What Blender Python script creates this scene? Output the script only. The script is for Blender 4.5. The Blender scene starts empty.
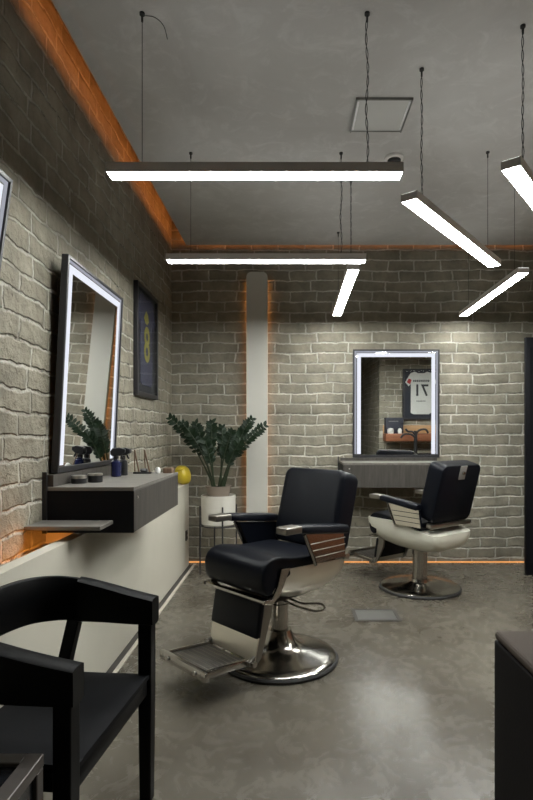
import bpy, bmesh, math, random
from mathutils import Vector, Matrix, Quaternion

random.seed(7)
PI = math.pi
sc = bpy.context.scene
COL = sc.collection

# ------------------------------------------------------------------ helpers
class MB:
    """collects shapes in one bmesh and links them as ONE mesh object"""
    def __init__(s):
        s.bm = bmesh.new()

    def box(s, lo, hi, bevel=0.0, seg=2, mtx=None):
        vs = [s.bm.verts.new((x, y, z)) for x in (lo[0], hi[0]) for y in (lo[1], hi[1]) for z in (lo[2], hi[2])]
        F = [(0, 1, 3, 2), (4, 6, 7, 5), (0, 4, 5, 1), (2, 3, 7, 6), (0, 2, 6, 4), (1, 5, 7, 3)]
        fs = [s.bm.faces.new([vs[i] for i in f]) for f in F]
        geo = vs
        if bevel > 0:
            es = list({e for f in fs for e in f.edges})
            r = bmesh.ops.bevel(s.bm, geom=es, offset=bevel, segments=seg, profile=0.5, affect='EDGES')
            geo = list({v for f in r['faces'] for v in f.verts} | {v for v in vs if v.is_valid})
        if mtx is not None:
            bmesh.ops.transform(s.bm, matrix=mtx, verts=[v for v in geo if v.is_valid])
        return s

    def prism(s, pts, f0, f1):
        """pts: 2D outline; f0/f1 map (a,b)->3D for the two ends"""
        A = [s.bm.verts.new(f0(*p)) for p in pts]
        B = [s.bm.verts.new(f1(*p)) for p in pts]
        n = len(pts)
        s.bm.faces.new(A[::-1]); s.bm.faces.new(B)
        for i in range(n):
            s.bm.faces.new((A[i], A[(i + 1) % n], B[(i + 1) % n], B[i]))
        return s

    def loft(s, rings, closed=True, cap=True):
        R = [[s.bm.verts.new(p) for p in r] for r in rings]
        n = len(rings[0])
        for a, b in zip(R, R[1:]):
            for i in range(n if closed else n - 1):
                s.bm.faces.new((a[i], a[(i + 1) % n], b[(i + 1) % n], b[i]))
        if cap:
            s.bm.faces.new(R[0][::-1]); s.bm.faces.new(R[-1])
        return s

    def tube(s, pts, r, seg=8, closed=False):
        P = [Vector(p) for p in pts]
        n = len(P)
        rad = r if isinstance(r, (list, tuple)) else [r] * n
        T = []
        for i in range(n):
            a = P[(i - 1) % n] if (closed or i > 0) else P[i]
            b = P[(i + 1) % n] if (closed or i < n - 1) else P[i]
            T.append((b - a).normalized())
        up = Vector((0, 0, 1)) if abs(T[0].z) < 0.9 else Vector((1, 0, 0))
        N = T[0].cross(up).normalized()
        rings = []
        for i in range(n):
            N = (N - T[i] * N.dot(T[i])).normalized()
            B = T[i].cross(N)
            rings.append([s.bm.verts.new(P[i] + (N * math.cos(2 * PI * k / seg) + B * math.sin(2 * PI * k / seg)) * rad[i]) for k in range(seg)])
        for i in range(n if closed else n - 1):
            a, b = rings[i], rings[(i + 1) % n]
            for k in range(seg):
                s.bm.faces.new((a[k], a[(k + 1) % seg], b[(k + 1) % seg], b[k]))
        if not closed:
            s.bm.faces.new(rings[0][::-1]); s.bm.faces.new(rings[-1])
        return s

    def lathe(s, prof, seg=48, c=(0, 0, 0)):
        rings = []
        for r, z in prof:
            if r <= 1e-6:
                rings.append([s.bm.verts.new((c[0], c[1], c[2] + z))])
            else:
                rings.append([s.bm.verts.new((c[0] + r * math.cos(2 * PI * k / seg), c[1] + r * math.sin(2 * PI * k / seg), c[2] + z)) for k in range(seg)])
        for a, b in zip(rings, rings[1:]):
            for k in range(seg):
                k2 = (k + 1) % seg
                if len(a) == 1 and len(b) == 1: continue
                if len(a) == 1: s.bm.faces.new((a[0], b[k2], b[k]))
                elif len(b) == 1: s.bm.faces.new((a[k], a[k2], b[0]))
                else: s.bm.faces.new((a[k], a[k2], b[k2], b[k]))
        if len(rings[0]) > 1: s.bm.faces.new(rings[0][::-1])
        if len(rings[-1]) > 1: s.bm.faces.new(rings[-1])
        return s

    def build(s, name, mat, parent=None, smooth=True, bevel=0.0, seg=3, sub=0, angle=35, loc=None):
        bmesh.ops.recalc_face_normals(s.bm, faces=s.bm.faces)
        me = bpy.data.meshes.new(name)
        s.bm.to_mesh(me); s.bm.free()
        me.materials.append(mat)
        o = bpy.data.objects.new(name, me)
        COL.objects.link(o)
        if parent is not None: o.parent = parent
        if loc is not None: o.location = loc
        if smooth:
            for p in me.polygons: p.use_smooth = True
            me.set_sharp_from_angle(angle=math.radians(angle))
        if bevel > 0:
            m = o.modifiers.new('bevel', 'BEVEL'); m.width = bevel; m.segments = seg; m.limit_method = 'ANGLE'; m.angle_limit = math.radians(35)
            m.harden_normals = False
        if sub > 0:
            m = o.modifiers.new('sub', 'SUBSURF'); m.levels = sub; m.render_levels = sub
            for p in me.polygons: p.use_smooth = True
        return o

def B(lo, hi, bevel=0.0, seg=2, mtx=None):
    return MB().box(lo, hi, bevel, seg, mtx)

def tag(o, label=None, cat=None, group=None, kind=None):
    if label: o['label'] = label
    if cat: o['category'] = cat
    if group: o['group'] = group
    if kind: o['kind'] = kind
    return o

def thing(name, label, cat, loc=(0, 0, 0), rot=(0, 0, 0), group=None):
    o = bpy.data.objects.new(name, None); COL.objects.link(o)
    o.empty_display_size = 0.1
    o.location = loc; o.rotation_euler = rot
    return tag(o, label, cat, group)

def struct(o):
    o['kind'] = 'structure'
    return o

def bez(a, b, c, n):
    a, b, c = Vector(a), Vector(b), Vector(c)
    return [a * (1 - t) ** 2 + b * 2 * t * (1 - t) + c * t * t for t in [i / (n - 1) for i in range(n)]]

def catmull(P, n=6):
    P = [Vector(p) for p in P]; out = []
    for i in range(len(P) - 1):
        p0 = P[max(i - 1, 0)]; p1 = P[i]; p2 = P[i + 1]; p3 = P[min(i + 2, len(P) - 1)]
        for k in range(n):
            t = k / n
            out.append(0.5 * ((2 * p1) + (p2 - p0) * t + (2 * p0 - 5 * p1 + 4 * p2 - p3) * t * t + (3 * p1 - p0 - 3 * p2 + p3) * t ** 3))
    out.append(P[-1])
    return out

def text_mesh(name, body, size, depth, mat, parent, mtx, sx=1.0):
    cu = bpy.data.curves.new('text', 'FONT')
    cu.body = body; cu.size = size; cu.extrude = depth; cu.align_x = 'CENTER'; cu.align_y = 'CENTER'; cu.offset = size * 0.018
    t = bpy.data.objects.new('text', cu); COL.objects.link(t)
    bpy.context.view_layer.update()
    me = bpy.data.meshes.new_from_object(t.evaluated_get(bpy.context.evaluated_depsgraph_get()))
    bpy.data.objects.remove(t); bpy.data.curves.remove(cu)
    me.transform(mtx @ Matrix.Diagonal((sx, 1, 1, 1)))
    me.materials.clear(); me.materials.append(mat)
    o = bpy.data.objects.new(name, me); COL.objects.link(o); o.parent = parent
    return o

# ------------------------------------------------------------------ materials
def new_mat(name):
    m = bpy.data.materials.new(name); m.use_nodes = True
    nt = m.node_tree; b = nt.nodes['Principled BSDF']
    return m, nt, b

def N(nt, t, **kw):
    n = nt.nodes.new(t)
    for k, v in kw.items():
        if k in n.inputs: n.inputs[k].default_value = v
        else: setattr(n, k, v)
    return n

def rgb(c): return (c[0], c[1], c[2], 1)

def simple(name, col, rough=0.5, metal=0.0, var=0.15, scale=12.0, bump=0.0, bscale=80.0, spec=0.5, coat=0.0, stretch=(1, 1, 1), rvar=0.0):
    """principled material with procedural colour variation, roughness variation and bump"""
    m, nt, b = new_mat(name)
    L = nt.links.new
    tc = N(nt, 'ShaderNodeTexCoord'); mp = N(nt, 'ShaderNodeMapping'); mp.inputs['Scale'].default_value = stretch
    L(tc.outputs['Object'], mp.inputs['Vector'])
    nz = N(nt, 'ShaderNodeTexNoise', Scale=scale, Detail=5.0, Roughness=0.6); L(mp.outputs['Vector'], nz.inputs['Vector'])
    mx = N(nt, 'ShaderNodeMix', data_type='RGBA')
    mx.inputs['A'].default_value = rgb([c * (1 - var) for c in col]); mx.inputs['B'].default_value = rgb([min(1, c * (1 + var)) for c in col])
    L(nz.outputs['Fac'], mx.inputs['Factor']); L(mx.outputs['Result'], b.inputs['Base Color'])
    b.inputs['Roughness'].default_value = rough; b.inputs['Metallic'].default_value = metal
    b.inputs['Specular IOR Level'].default_value = spec; b.inputs['Coat Weight'].default_value = coat; b.inputs['Coat Roughness'].default_value = 0.08
    if rvar > 0:
        mr = N(nt, 'ShaderNodeMapRange'); mr.inputs['To Min'].default_value = rough - rvar; mr.inputs['To Max'].default_value = rough + rvar
        L(nz.outputs['Fac'], mr.inputs['Value']); L(mr.outputs['Result'], b.inputs['Roughness'])
    if bump > 0:
        n2 = N(nt, 'ShaderNodeTexNoise', Scale=bscale, Detail=4.0); L(mp.outputs['Vector'], n2.inputs['Vector'])
        bp = N(nt, 'ShaderNodeBump', Strength=bump, Distance=0.002); L(n2.outputs['Fac'], bp.inputs['Height']); L(bp.outputs['Normal'], b.inputs['Normal'])
    return m

def emit(name, col, strength):
    m = bpy.data.materials.new(name); m.use_nodes = True
    nt = m.node_tree; nt.nodes.clear()
    e = N(nt, 'ShaderNodeEmission', Color=rgb(col), Strength=strength); o = N(nt, 'ShaderNodeOutputMaterial')
    nt.links.new(e.outputs[0], o.inputs[0])
    return m

def brick_mat(name, axis, c1, c2, mortar, smear=.5, dist=.022, crack=.0, lump=.7, wavy=.028):
    m, nt, b = new_mat(name); L = nt.links.new
    tc = N(nt, 'ShaderNodeTexCoord'); sp = N(nt, 'ShaderNodeSeparateXYZ'); L(tc.outputs['Object'], sp.inputs[0])
    cb = N(nt, 'ShaderNodeCombineXYZ'); L(sp.outputs[axis], cb.inputs['X'])
    ad = N(nt, 'ShaderNodeMath', operation='SUBTRACT'); ad.inputs[1].default_value = 0.042 - 10.4; L(sp.outputs['Z'], ad.inputs[0]); L(ad.outputs[0], cb.inputs['Y'])
    # wobble so courses and joints are hand laid
    def wob(scale, amp, src):
        nz = N(nt, 'ShaderNodeTexNoise', Scale=scale, Detail=2.0); L(tc.outputs['Object'], nz.inputs['Vector'])
        s = N(nt, 'ShaderNodeVectorMath', operation='SUBTRACT'); s.inputs[1].default_value = (.5, .5, .5); L(nz.outputs['Color'], s.inputs[0])
        k = N(nt, 'ShaderNodeVectorMath', operation='SCALE'); k.inputs['Scale'].default_value = amp; L(s.outputs[0], k.inputs[0])
        a = N(nt, 'ShaderNodeVectorMath', operation='ADD'); L(src, a.inputs[0]); L(k.outputs[0], a.inputs[1])
        return a.outputs[0]
    v = wob(1.7, 0.06, cb.outputs[0]); v = wob(9.0, wavy, v); v = wob(38.0, 0.012, v)
    br = N(nt, 'ShaderNodeTexBrick'); L(v, br.inputs['Vector'])
    br.inputs['Scale'].default_value = 1.0; br.inputs['Brick Width'].default_value = 0.275; br.inputs['Row Height'].default_value = 0.104
    br.inputs['Mortar Size'].default_value = 0.012; br.inputs['Mortar Smooth'].default_value = 0.7; br.inputs['Bias'].default_value = -0.1
    br.offset = .42; br.offset_frequency = 2; br.squash = 1.35; br.squash_frequency = 3
    br.inputs['Color1'].default_value = rgb(c1); br.inputs['Color2'].default_value = rgb(c2); br.inputs['Mortar'].default_value = rgb(mortar)
    # blotches of paint: coarse and fine
    n1 = N(nt, 'ShaderNodeTexNoise', Scale=5.0, Detail=6.0, Roughness=0.65); L(tc.outputs['Object'], n1.inputs['Vector'])
    r1 = N(nt, 'ShaderNodeMapRange'); r1.inputs['From Min'].default_value = .3; r1.inputs['From Max'].default_value = .7; r1.inputs['To Min'].default_value = .66; r1.inputs['To Max'].default_value = 1.22
    L(n1.outputs['Fac'], r1.inputs['Value'])
    mu = N(nt, 'ShaderNodeMix', data_type='RGBA', blend_type='MULTIPLY'); mu.inputs['Factor'].default_value = 1.0
    # joints partly smeared over with paint
    nm_ = N(nt, 'ShaderNodeTexNoise', Scale=3.3, Detail=4.0, Roughness=0.7); L(tc.outputs['Object'], nm_.inputs['Vector'])
    rm_ = N(nt, 'ShaderNodeMapRange'); rm_.inputs['From Min'].default_value = .35; rm_.inputs['From Max'].default_value = .62; rm_.inputs['To Max'].default_value = smear; L(nm_.outputs['Fac'], rm_.inputs['Value'])
    sm = N(nt, 'ShaderNodeMix', data_type='RGBA'); sm.inputs['B'].default_value = rgb([(a + b_) * .56 for a, b_ in zip(c1, c2)])
    L(rm_.outputs['Result'], sm.inputs['Factor']); L(br.outputs['Color'], sm.inputs['A']); L(sm.outputs['Result'], mu.inputs['A']); L(r1.outputs['Result'], mu.inputs['B'])
    # dark pits and open cracks near joints
    n3 = N(nt, 'ShaderNodeTexNoise', Scale=9.0, Detail=8.0, Roughness=0.75); L(v, n3.inputs['Vector'])
    r3 = N(nt, 'ShaderNodeMapRange'); r3.inputs['From Min'].default_value = .66; r3.inputs['From Max'].default_value = .71; L(n3.outputs['Fac'], r3.inputs['Value'])
    mp = N(nt, 'ShaderNodeMath', operation='MULTIPLY'); mp.inputs[1].default_value = 0.6; L(r3.outputs['Result'], mp.inputs[0])
    mx = N(nt, 'ShaderNodeMix', data_type='RGBA'); mx.inputs['B'].default_value = (.05, .045, .04, 1)
    L(mp.outputs[0], mx.inputs['Factor']); L(mu.outputs['Result'], mx.inputs['A'])
    # open cracks along some of the joints
    nc = N(nt, 'ShaderNodeTexNoise', Scale=4.5, Detail=7.0, Roughness=0.8); L(tc.outputs['Object'], nc.inputs['Vector'])
    rc = N(nt, 'ShaderNodeMapRange'); rc.inputs['From Min'].default_value = .56; rc.inputs['From Max'].default_value = .63; rc.inputs['To Max'].default_value = crack; L(nc.outputs['Fac'], rc.inputs['Value'])
    fc = N(nt, 'ShaderNodeMapRange'); fc.inputs['From Min'].default_value = .80; fc.inputs['From Max'].default_value = .98; L(br.outputs['Fac'], fc.inputs['Value'])
    cm = N(nt, 'ShaderNodeMath', operation='MULTIPLY'); L(rc.outputs['Result'], cm.inputs[0]); L(fc.outputs['Result'], cm.inputs[1])
    mc = N(nt, 'ShaderNodeMix', data_type='RGBA'); mc.inputs['B'].default_value = (.03, .026, .022, 1); L(cm.outputs[0], mc.inputs['Factor']); L(mx.outputs['Result'], mc.inputs['A'])
    L(mc.outputs['Result'], b.inputs['Base Color'])
    b.inputs['Roughness'].default_value = 0.75; b.inputs['Specular IOR Level'].default_value = 0.3
    # relief
    n2 = N(nt, 'ShaderNodeTexNoise', Scale=13.0, Detail=7.0, Roughness=0.6); L(tc.outputs['Object'], n2.inputs['Vector'])
    h1 = N(nt, 'ShaderNodeMath', operation='MULTIPLY_ADD'); h1.inputs[1].default_value = -0.55; h1.inputs[2].default_value = 1.0; L(br.outputs['Fac'], h1.inputs[0])
    h2 = N(nt, 'ShaderNodeMath', operation='MULTIPLY_ADD'); h2.inputs[1].default_value = lump; L(n2.outputs['Fac'], h2.inputs[0]); L(h1.outputs[0], h2.inputs[2])
    h3 = N(nt, 'ShaderNodeMath', operation='MULTIPLY_ADD'); h3.inputs[1].default_value = -0.8; L(r3.outputs['Result'], h3.inputs[0]); L(h2.outputs[0], h3.inputs[2])
    bp = N(nt, 'ShaderNodeBump', Strength=0.9, Distance=dist); L(h3.outputs[0], bp.inputs['Height']); L(bp.outputs['Normal'], b.inputs['Normal'])
    return m

def concrete(name, ca, cb_, cc, rough, scale=1.2, rvar=.1, bump=.15, spec=.5):
    m, nt, b = new_mat(name); L = nt.links.new
    tc = N(nt, 'ShaderNodeTexCoord')
    n1 = N(nt, 'ShaderNodeTexNoise', Scale=scale, Detail=8.0, Roughness=0.62, Distortion=0.6); L(tc.outputs['Object'], n1.inputs['Vector'])
    n2 = N(nt, 'ShaderNodeTexNoise', Scale=scale * 7, Detail=8.0, Roughness=0.7, Distortion=1.2); L(tc.outputs['Object'], n2.inputs['Vector'])
    r1 = N(nt, 'ShaderNodeMapRange'); r1.inputs['From Min'].default_value = .36; r1.inputs['From Max'].default_value = .66; L(n1.outputs['Fac'], r1.inputs['Value'])
    m1 = N(nt, 'ShaderNodeMix', data_type='RGBA'); m1.inputs['A'].default_value = rgb(ca); m1.inputs['B'].default_value = rgb(cb_); L(r1.outputs['Result'], m1.inputs['Factor'])
    r2 = N(nt, 'ShaderNodeMapRange'); r2.inputs['From Min'].default_value = .5; r2.inputs['From Max'].default_value = .72; r2.inputs['To Max'].default_value = .55; L(n2.outputs['Fac'], r2.inputs['Value'])
    m2 = N(nt, 'ShaderNodeMix', data_type='RGBA'); m2.inputs['B'].default_value = rgb(cc); L(r2.outputs['Result'], m2.inputs['Factor']); L(m1.outputs['Result'], m2.inputs['A'])
    L(m2.outputs['Result'], b.inputs['Base Color'])
    rr = N(nt, 'ShaderNodeMapRange'); rr.inputs['To Min'].default_value = rough - rvar; rr.inputs['To Max'].default_value = rough + rvar; L(n2.outputs['Fac'], rr.inputs['Value']); L(rr.outputs['Result'], b.inputs['Roughness'])
    b.inputs['Specular IOR Level'].default_value = spec
    bp = N(nt, 'ShaderNodeBump', Strength=bump, Distance=0.004); L(n2.outputs['Fac'], bp.inputs['Height']); L(bp.outputs['Normal'], b.inputs['Normal'])
    return m

def wood(name, ca, cb_, stretch, rough=.55, scale=9.0, planks=None):
    m, nt, b = new_mat(name); L = nt.links.new
    tc = N(nt, 'ShaderNodeTexCoord'); mp = N(nt, 'ShaderNodeMapping'); mp.inputs['Scale'].default_value = stretch; L(tc.outputs['Object'], mp.inputs['Vector'])
    n1 = N(nt, 'ShaderNodeTexNoise', Scale=scale, Detail=7.0, Roughness=0.65, Distortion=0.4); L(mp.outputs['Vector'], n1.inputs['Vector'])
    r1 = N(nt, 'ShaderNodeMapRange'); r1.inputs['From Min'].default_value = .32; r1.inputs['From Max'].default_value = .68; L(n1.outputs['Fac'], r1.inputs['Value'])
    m1 = N(nt, 'ShaderNodeMix', data_type='RGBA'); m1.inputs['A'].default_value = rgb(ca); m1.inputs['B'].default_value = rgb(cb_); L(r1.outputs['Result'], m1.inputs['Factor'])
    L(m1.outputs['Result'], b.inputs['Base Color']); b.inputs['Roughness'].default_value = rough
    bp = N(nt, 'ShaderNodeBump', Strength=.25, Distance=0.002); L(n1.outputs['Fac'], bp.inputs['Height']); L(bp.outputs['Normal'], b.inputs['Normal'])
    return m

BR1, BR2, MO = (.212, .195, .150), (.278, .258, .202), (.54, .52, .455)
M = dict(
    brick_x=brick_mat('painted_brick_along_x', 'X', BR1, BR2, MO, .35),
    brick_y=brick_mat('painted_brick_along_y', 'Y', [c * 1.08 for c in BR1], [c * 1.08 for c in BR2], MO, .80, .034, .8, 1.15, .040),
    floor=concrete('polished_concrete_floor', (.074, .064, .049), (.132, .119, .094), (.172, .157, .127), .27, 1.1, .08, .13, .65),
    ceiling=concrete('concrete_ceiling', (.46, .45, .435), (.58, .575, .56), (.70, .695, .68), .8, 0.8, .08, .2, .3),
    plaster=simple('cream_plaster', (.58, .555, .47), .6, var=.06, scale=4, bump=.08, bscale=40),
    pillar=simple('white_pillar_paint', (.52, .51, .46), .5, var=.04, scale=5, bump=.05),
    gap=simple('dark_gap', (.05, .045, .04), .7),
    strip=simple('pale_metal_trim', (.62, .58, .5), .45, .2),
    alu=simple('anodised_lamp_housing', (.80, .77, .75), .5, .0, var=.05, bump=.05),
    lamp=emit('lamp_diffuser', (.985, 1, .965), 70.0),
    lamp_uplight=emit('added_lamp_uplight', (.985, 1, .965), 3.8),
    led=emit('mirror_led', (.88, .91, 1.0), .97),
    warm=emit('warm_led', (1, .33, .05), 22.0),
    warm_ceil=emit('warm_cove_led', (1, .30, .06), 9.0),
    warm_soft=emit('warm_floor_led', (1, .42, .12), 1.3),
    warm_pillar=emit('warm_pillar_led', (1, .38, .08), 5.0),
    mirror_glow=emit('mirror_edge_glow', (.85, .88, 1.0), .42),  # weak glow stands in for light reflected along the mirror border
    mirror=simple('mirror_glass', (.88, .90, .89), .015, 1.0, var=0.0),
    black_frame=simple('black_frame_paint', (.02, .02, .023), .4, bump=.05),
    wire=simple('black_cable', (.02, .02, .02), .6),
    leather=simple('black_leather', (.0032, .0042, .0075), .40, var=.25, scale=6, bump=.2, bscale=260, spec=.17),
    rubber=simple('black_rubber', (.02, .02, .02), .65),
    chrome=simple('polished_chrome', (.42, .40, .37), .17, 1.0, var=.05, scale=4, rvar=.03),
    steel=simple('brushed_steel', (.40, .375, .34), .28, 1.0, var=.1, scale=60, stretch=(1, 12, 1)),
    shell_chrome=simple('polished_steel_shell', (.74, .70, .62), .30, 1.0, var=.03),
    cream=simple('cream_enamel', (.78, .77, .66), .3, var=.03, coat=.5),
    grey_wood=wood('grey_oak_laminate', (.035, .031, .026), (.075, .068, .059), (9, 9, .9), .5, 3.0),
    grey_sheen=wood('grey_oak_sheen', (.14, .13, .115), (.21, .20, .18), (9, .9, 9), .38, 3.0),  # lighter copy of the grey oak, sheen on the top put into the colour
    dark_wood=simple('black_stained_wood', (.0022, .0026, .0034), .42, var=.3, scale=30, stretch=(1, 8, 1), bump=.08, spec=.14),
    table=simple('dark_bronze_metal', (.14, .125, .115), .36, .4, var=.25, scale=8),
    table_in=simple('smoked_black_panel', (.012, .013, .016), .2),
    suede=simple('brown_suede', (.082, .066, .054), .85, var=.22, scale=7, bump=.3, bscale=120, spec=.2),
    dark_hide=simple('near_black_hide', (.011, .010, .0105), .7, var=.4, scale=5, bump=.2, bscale=120, spec=.12),
    cupboard=simple('matt_black_laminate', (.0045, .005, .007), .5, var=.15, spec=.15),
    navy=simple('navy_jersey', (.062, .064, .112), .8, var=.3, scale=8, bump=.2, bscale=40),
    yellow_print=simple('yellow_print', (.33, .30, .06), .6),
    white_jersey=simple('white_jersey', (.75, .74, .71), .85, var=.08, scale=9, bump=.2, bscale=30),
    black_print=simple('black_print', (.02, .02, .025), .6),
    red_print=simple('red_print', (.5, .04, .04), .6),
    mount=simple('dark_mount_board', (.016, .018, .03), .6),
    pot=simple('taupe_clay', (.26, .215, .175), .75, var=.1, bump=.2, bscale=60),
    planter=simple('white_planter', (.60, .58, .52), .55, var=.05),
    soil=simple('potting_soil', (.03, .022, .016), .95, var=.5, scale=60, bump=.8),
    stem=simple('plant_stem', (.025, .04, .018), .5),
    leaf=simple('glossy_dark_leaf', (.010, .022, .010), .5, var=.7, scale=14, spec=.22),
    yellow=simple('yellow_glaze', (.62, .47, .03), .4, var=.12, scale=10, coat=.3),
    blue_bottle=simple('cobalt_bottle', (.012, .016, .06), .25, coat=.4),
    black_plastic=simple('black_plastic', (.014, .014, .016), .35),
    tin=simple('tin_metal', (.55, .53, .49), .3, 1.0),
    white_plastic=simple('white_plastic', (.7, .7, .68), .4),
    stick=wood('brown_wood', (.10, .06, .035), (.19, .12, .075), (6, 6, 1), .6, 6),
    red_wood=wood('reddish_wood', (.16, .055, .025), (.28, .11, .05), (1, 1, 9), .5, 4),
    oak=wood('warm_oak', (.38, .22, .10), (.5, .31, .16), (1, 9, 9), .5, 4),
    foot_steel=simple('worn_footplate', (.16, .15, .135), .42, .8, var=.3, scale=18),
    latch=simple('satin_latch_metal', (.30, .29, .27), .5, .3),
    arm_steel=simple('dull_steel_bar', (.24, .225, .20), .35, .9, var=.15),
    seat_hide=simple('matt_black_hide', (.0065, .007, .0085), .62, var=.2, bump=.15, bscale=200, spec=.10),
    hatch=simple('white_hatch', (.55, .55, .53), .4, var=.04),
    hatch_edge=simple('hatch_bright_edge', (.92, .93, .93), .3, 0.0),
    grey_plate=simple('floor_plate_steel', (.22, .22, .205), .4, .6, var=.1),
    upper=simple('dark_void_paint', (.16, .15, .14), .9),
)
# glazing: mostly see-through, with real reflections
def glazing():
    m = bpy.data.materials.new('picture_glass'); m.use_nodes = True
    nt = m.node_tree; nt.nodes.clear()
    t = N(nt, 'ShaderNodeBsdfTransparent', Color=(.96, .97, .97, 1)); g = N(nt, 'ShaderNodeBsdfGlossy', Roughness=.03)
    lw_ = N(nt, 'ShaderNodeLayerWeight', Blend=.5); pw_ = N(nt, 'ShaderNodeMath', operation='POWER'); pw_.inputs[1].default_value = 5.0; nt.links.new(lw_.outputs['Facing'], pw_.inputs[0])
    f = N(nt, 'ShaderNodeMath', operation='MULTIPLY_ADD'); f.inputs[1].default_value = .3; f.inputs[2].default_value = .02; nt.links.new(pw_.outputs[0], f.inputs[0]); mx = N(nt, 'ShaderNodeMixShader'); o = N(nt, 'ShaderNodeOutputMaterial')
    L = nt.links.new
    L(f.outputs[0], mx.inputs[0]); L(t.outputs[0], mx.inputs[1]); L(g.outputs[0], mx.inputs[2]); L(mx.outputs[0], o.inputs[0])
    return m
M['glass'] = glazing()

# ------------------------------------------------------------------ camera
F = 533.0
cam = bpy.data.cameras.new('camera'); co = bpy.data.objects.new('camera', cam); COL.objects.link(co)
co.location = (0, 0, 1.3); co.rotation_euler = (PI / 2, 0, 0)
cam.sensor_fit = 'AUTO'; cam.sensor_width = 36.0; cam.lens = F / 800 * 36
cam.shift_x = -(290 - 266.5) / 800; cam.shift_y = (434 - 400) / 800
cam.clip_start = 0.02
sc.camera = co

def at(px, py, Y):
    return Vector(((px - 290) / F * Y, Y, 1.3 - (py - 434) / F * Y))

# ------------------------------------------------------------------ room
XL, YB, ZC, ZR = -1.2, 5.41, 3.2, 3.62
XR, YF = 3.3, -2.6
PX, PY = 1.55, 1.5           # corner of the partition on the right of the camera
struct(B((XL - .1, YF - .1, -.1), (XR + .1, YB + .1, 0)).build('floor', M['floor'], smooth=False))
struct(B((-1.045, YF, ZC), (XR, YB - .045, ZC + .05)).build('ceiling', M['ceiling'], smooth=False))
struct(B((XL - .1, YF - .1, ZR), (XR + .1, YB + .1, ZR + .1)).build('ceiling_upper', M['upper'], smooth=False))
struct(B((XL - .1, YF - .1, 0), (XL, YB + .1, ZR)).build('wall_left', M['brick_y'], smooth=False))
struct(B((XL, YB, 0), (XR + .1, YB + .1, ZR)).build('wall_back', M['brick_x'], smooth=False))
struct(B((XR, PY - .1, 0), (XR + .1, YB, ZR)).build('wall_right', M['brick_y'], smooth=False))
struct(B((PX, YF, 0), (PX + .1, PY, ZR)).build('wall_partition', M['brick_y'], smooth=False))
struct(B((PX + .1, PY - .1, 0), (XR, PY, ZR)).build('wall_alcove', M['brick_x'], smooth=False))
struct(B((XL, YF - .1, 0), (PX + .1, YF, ZR)).build('wall_front', M['brick_x'], smooth=False))

# low plastered ledge along the left wall: a thin parapet with a light slot behind, closed on top further back
PLX, PLZ, PLE = -1.0, .815, 5.27
lw = MB().box((PLX - .06, .2, 0), (PLX, PLE, PLZ)).box((XL, 2.62, PLZ - .05), (PLX - .06, PLE, PLZ)).box((XL, PLE - .05, 0), (PLX - .06, PLE, PLZ - .05)).box((XL, .2, .5), (PLX - .06, PLE - .05, .55))
struct(lw.build('wall_ledge', M['plaster'], smooth=False))
struct(B((PLX, .2, 0), (PLX + .038, PLE, .005)).build('trim_1', M['gap'], smooth=False))
struct(B((PLX + .038, .2, 0), (PLX + .062, PLE + .04, .008)).build('trim_2', M['strip'], smooth=False))

# warm light strips
tag(B((-1.0, -1.5, ZC + .0502), (-.985, YB - .12, ZC + .082)).build('light_strip', M['warm_ceil'], smooth=False),
    'warm orange light strip hidden in the ceiling gap along the left brick wall', 'light strip')
tag(B((-.98, YB - .085, ZC + .0502), (XR - .05, YB - .070, ZC + .10)).build('light_strip', M['warm_ceil'], smooth=False),
    'warm orange light strip hidden in the ceiling gap along the back brick wall', 'light strip')
tag(B((PLX - .066, .4, .70), (PLX - .0602, 2.6, .715)).build('light_strip', M['warm'], smooth=False),
    'warm orange light strip in the slot behind the white ledge', 'light strip')
tag(B((-1.15, YB - .012, 0.0), (3.0, YB - .001, .006)).build('light_strip', M['warm_soft'], smooth=False),
    'thin glowing orange light strip on the floor along the back wall', 'light strip')

# white pillar panel with warm edges
pil = thing('pillar', 'tall white round-topped pillar panel with orange glowing edges on the back wall', 'pillar', (-.33, YB, 0))
hw, zt = .106, 2.92
pts = [(-hw, 0), (hw, 0), (hw, zt - .05)] + [(hw - .05 + .05 * math.cos(a), zt - .05 + .05 * math.sin(a)) for a in [PI / 8 * i for i in range(1, 5)]] + \
      [(-hw + .05 + .05 * math.cos(a), zt - .05 + .05 * math.sin(a)) for a in [PI / 2 + PI / 8 * i for i in range(0, 4)]] + [(-hw, zt - .05)]
MB().prism(pts, lambda a, b: (a, -.03, b), lambda a, b: (a, -.085, b)).build('panel', M['pillar'], pil)
for s in (-1, 1):
    B((s * (hw - .012) - .005, -.0298, .02), (s * (hw - .012) + .005, -.024, zt - .06)).build('light_strip', M['warm_pillar'], pil, smooth=False)
B((-.07, -.0285, .02), (.07, -.0005, zt - .1)).build('backing', M['gap'], pil, smooth=False)

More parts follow.
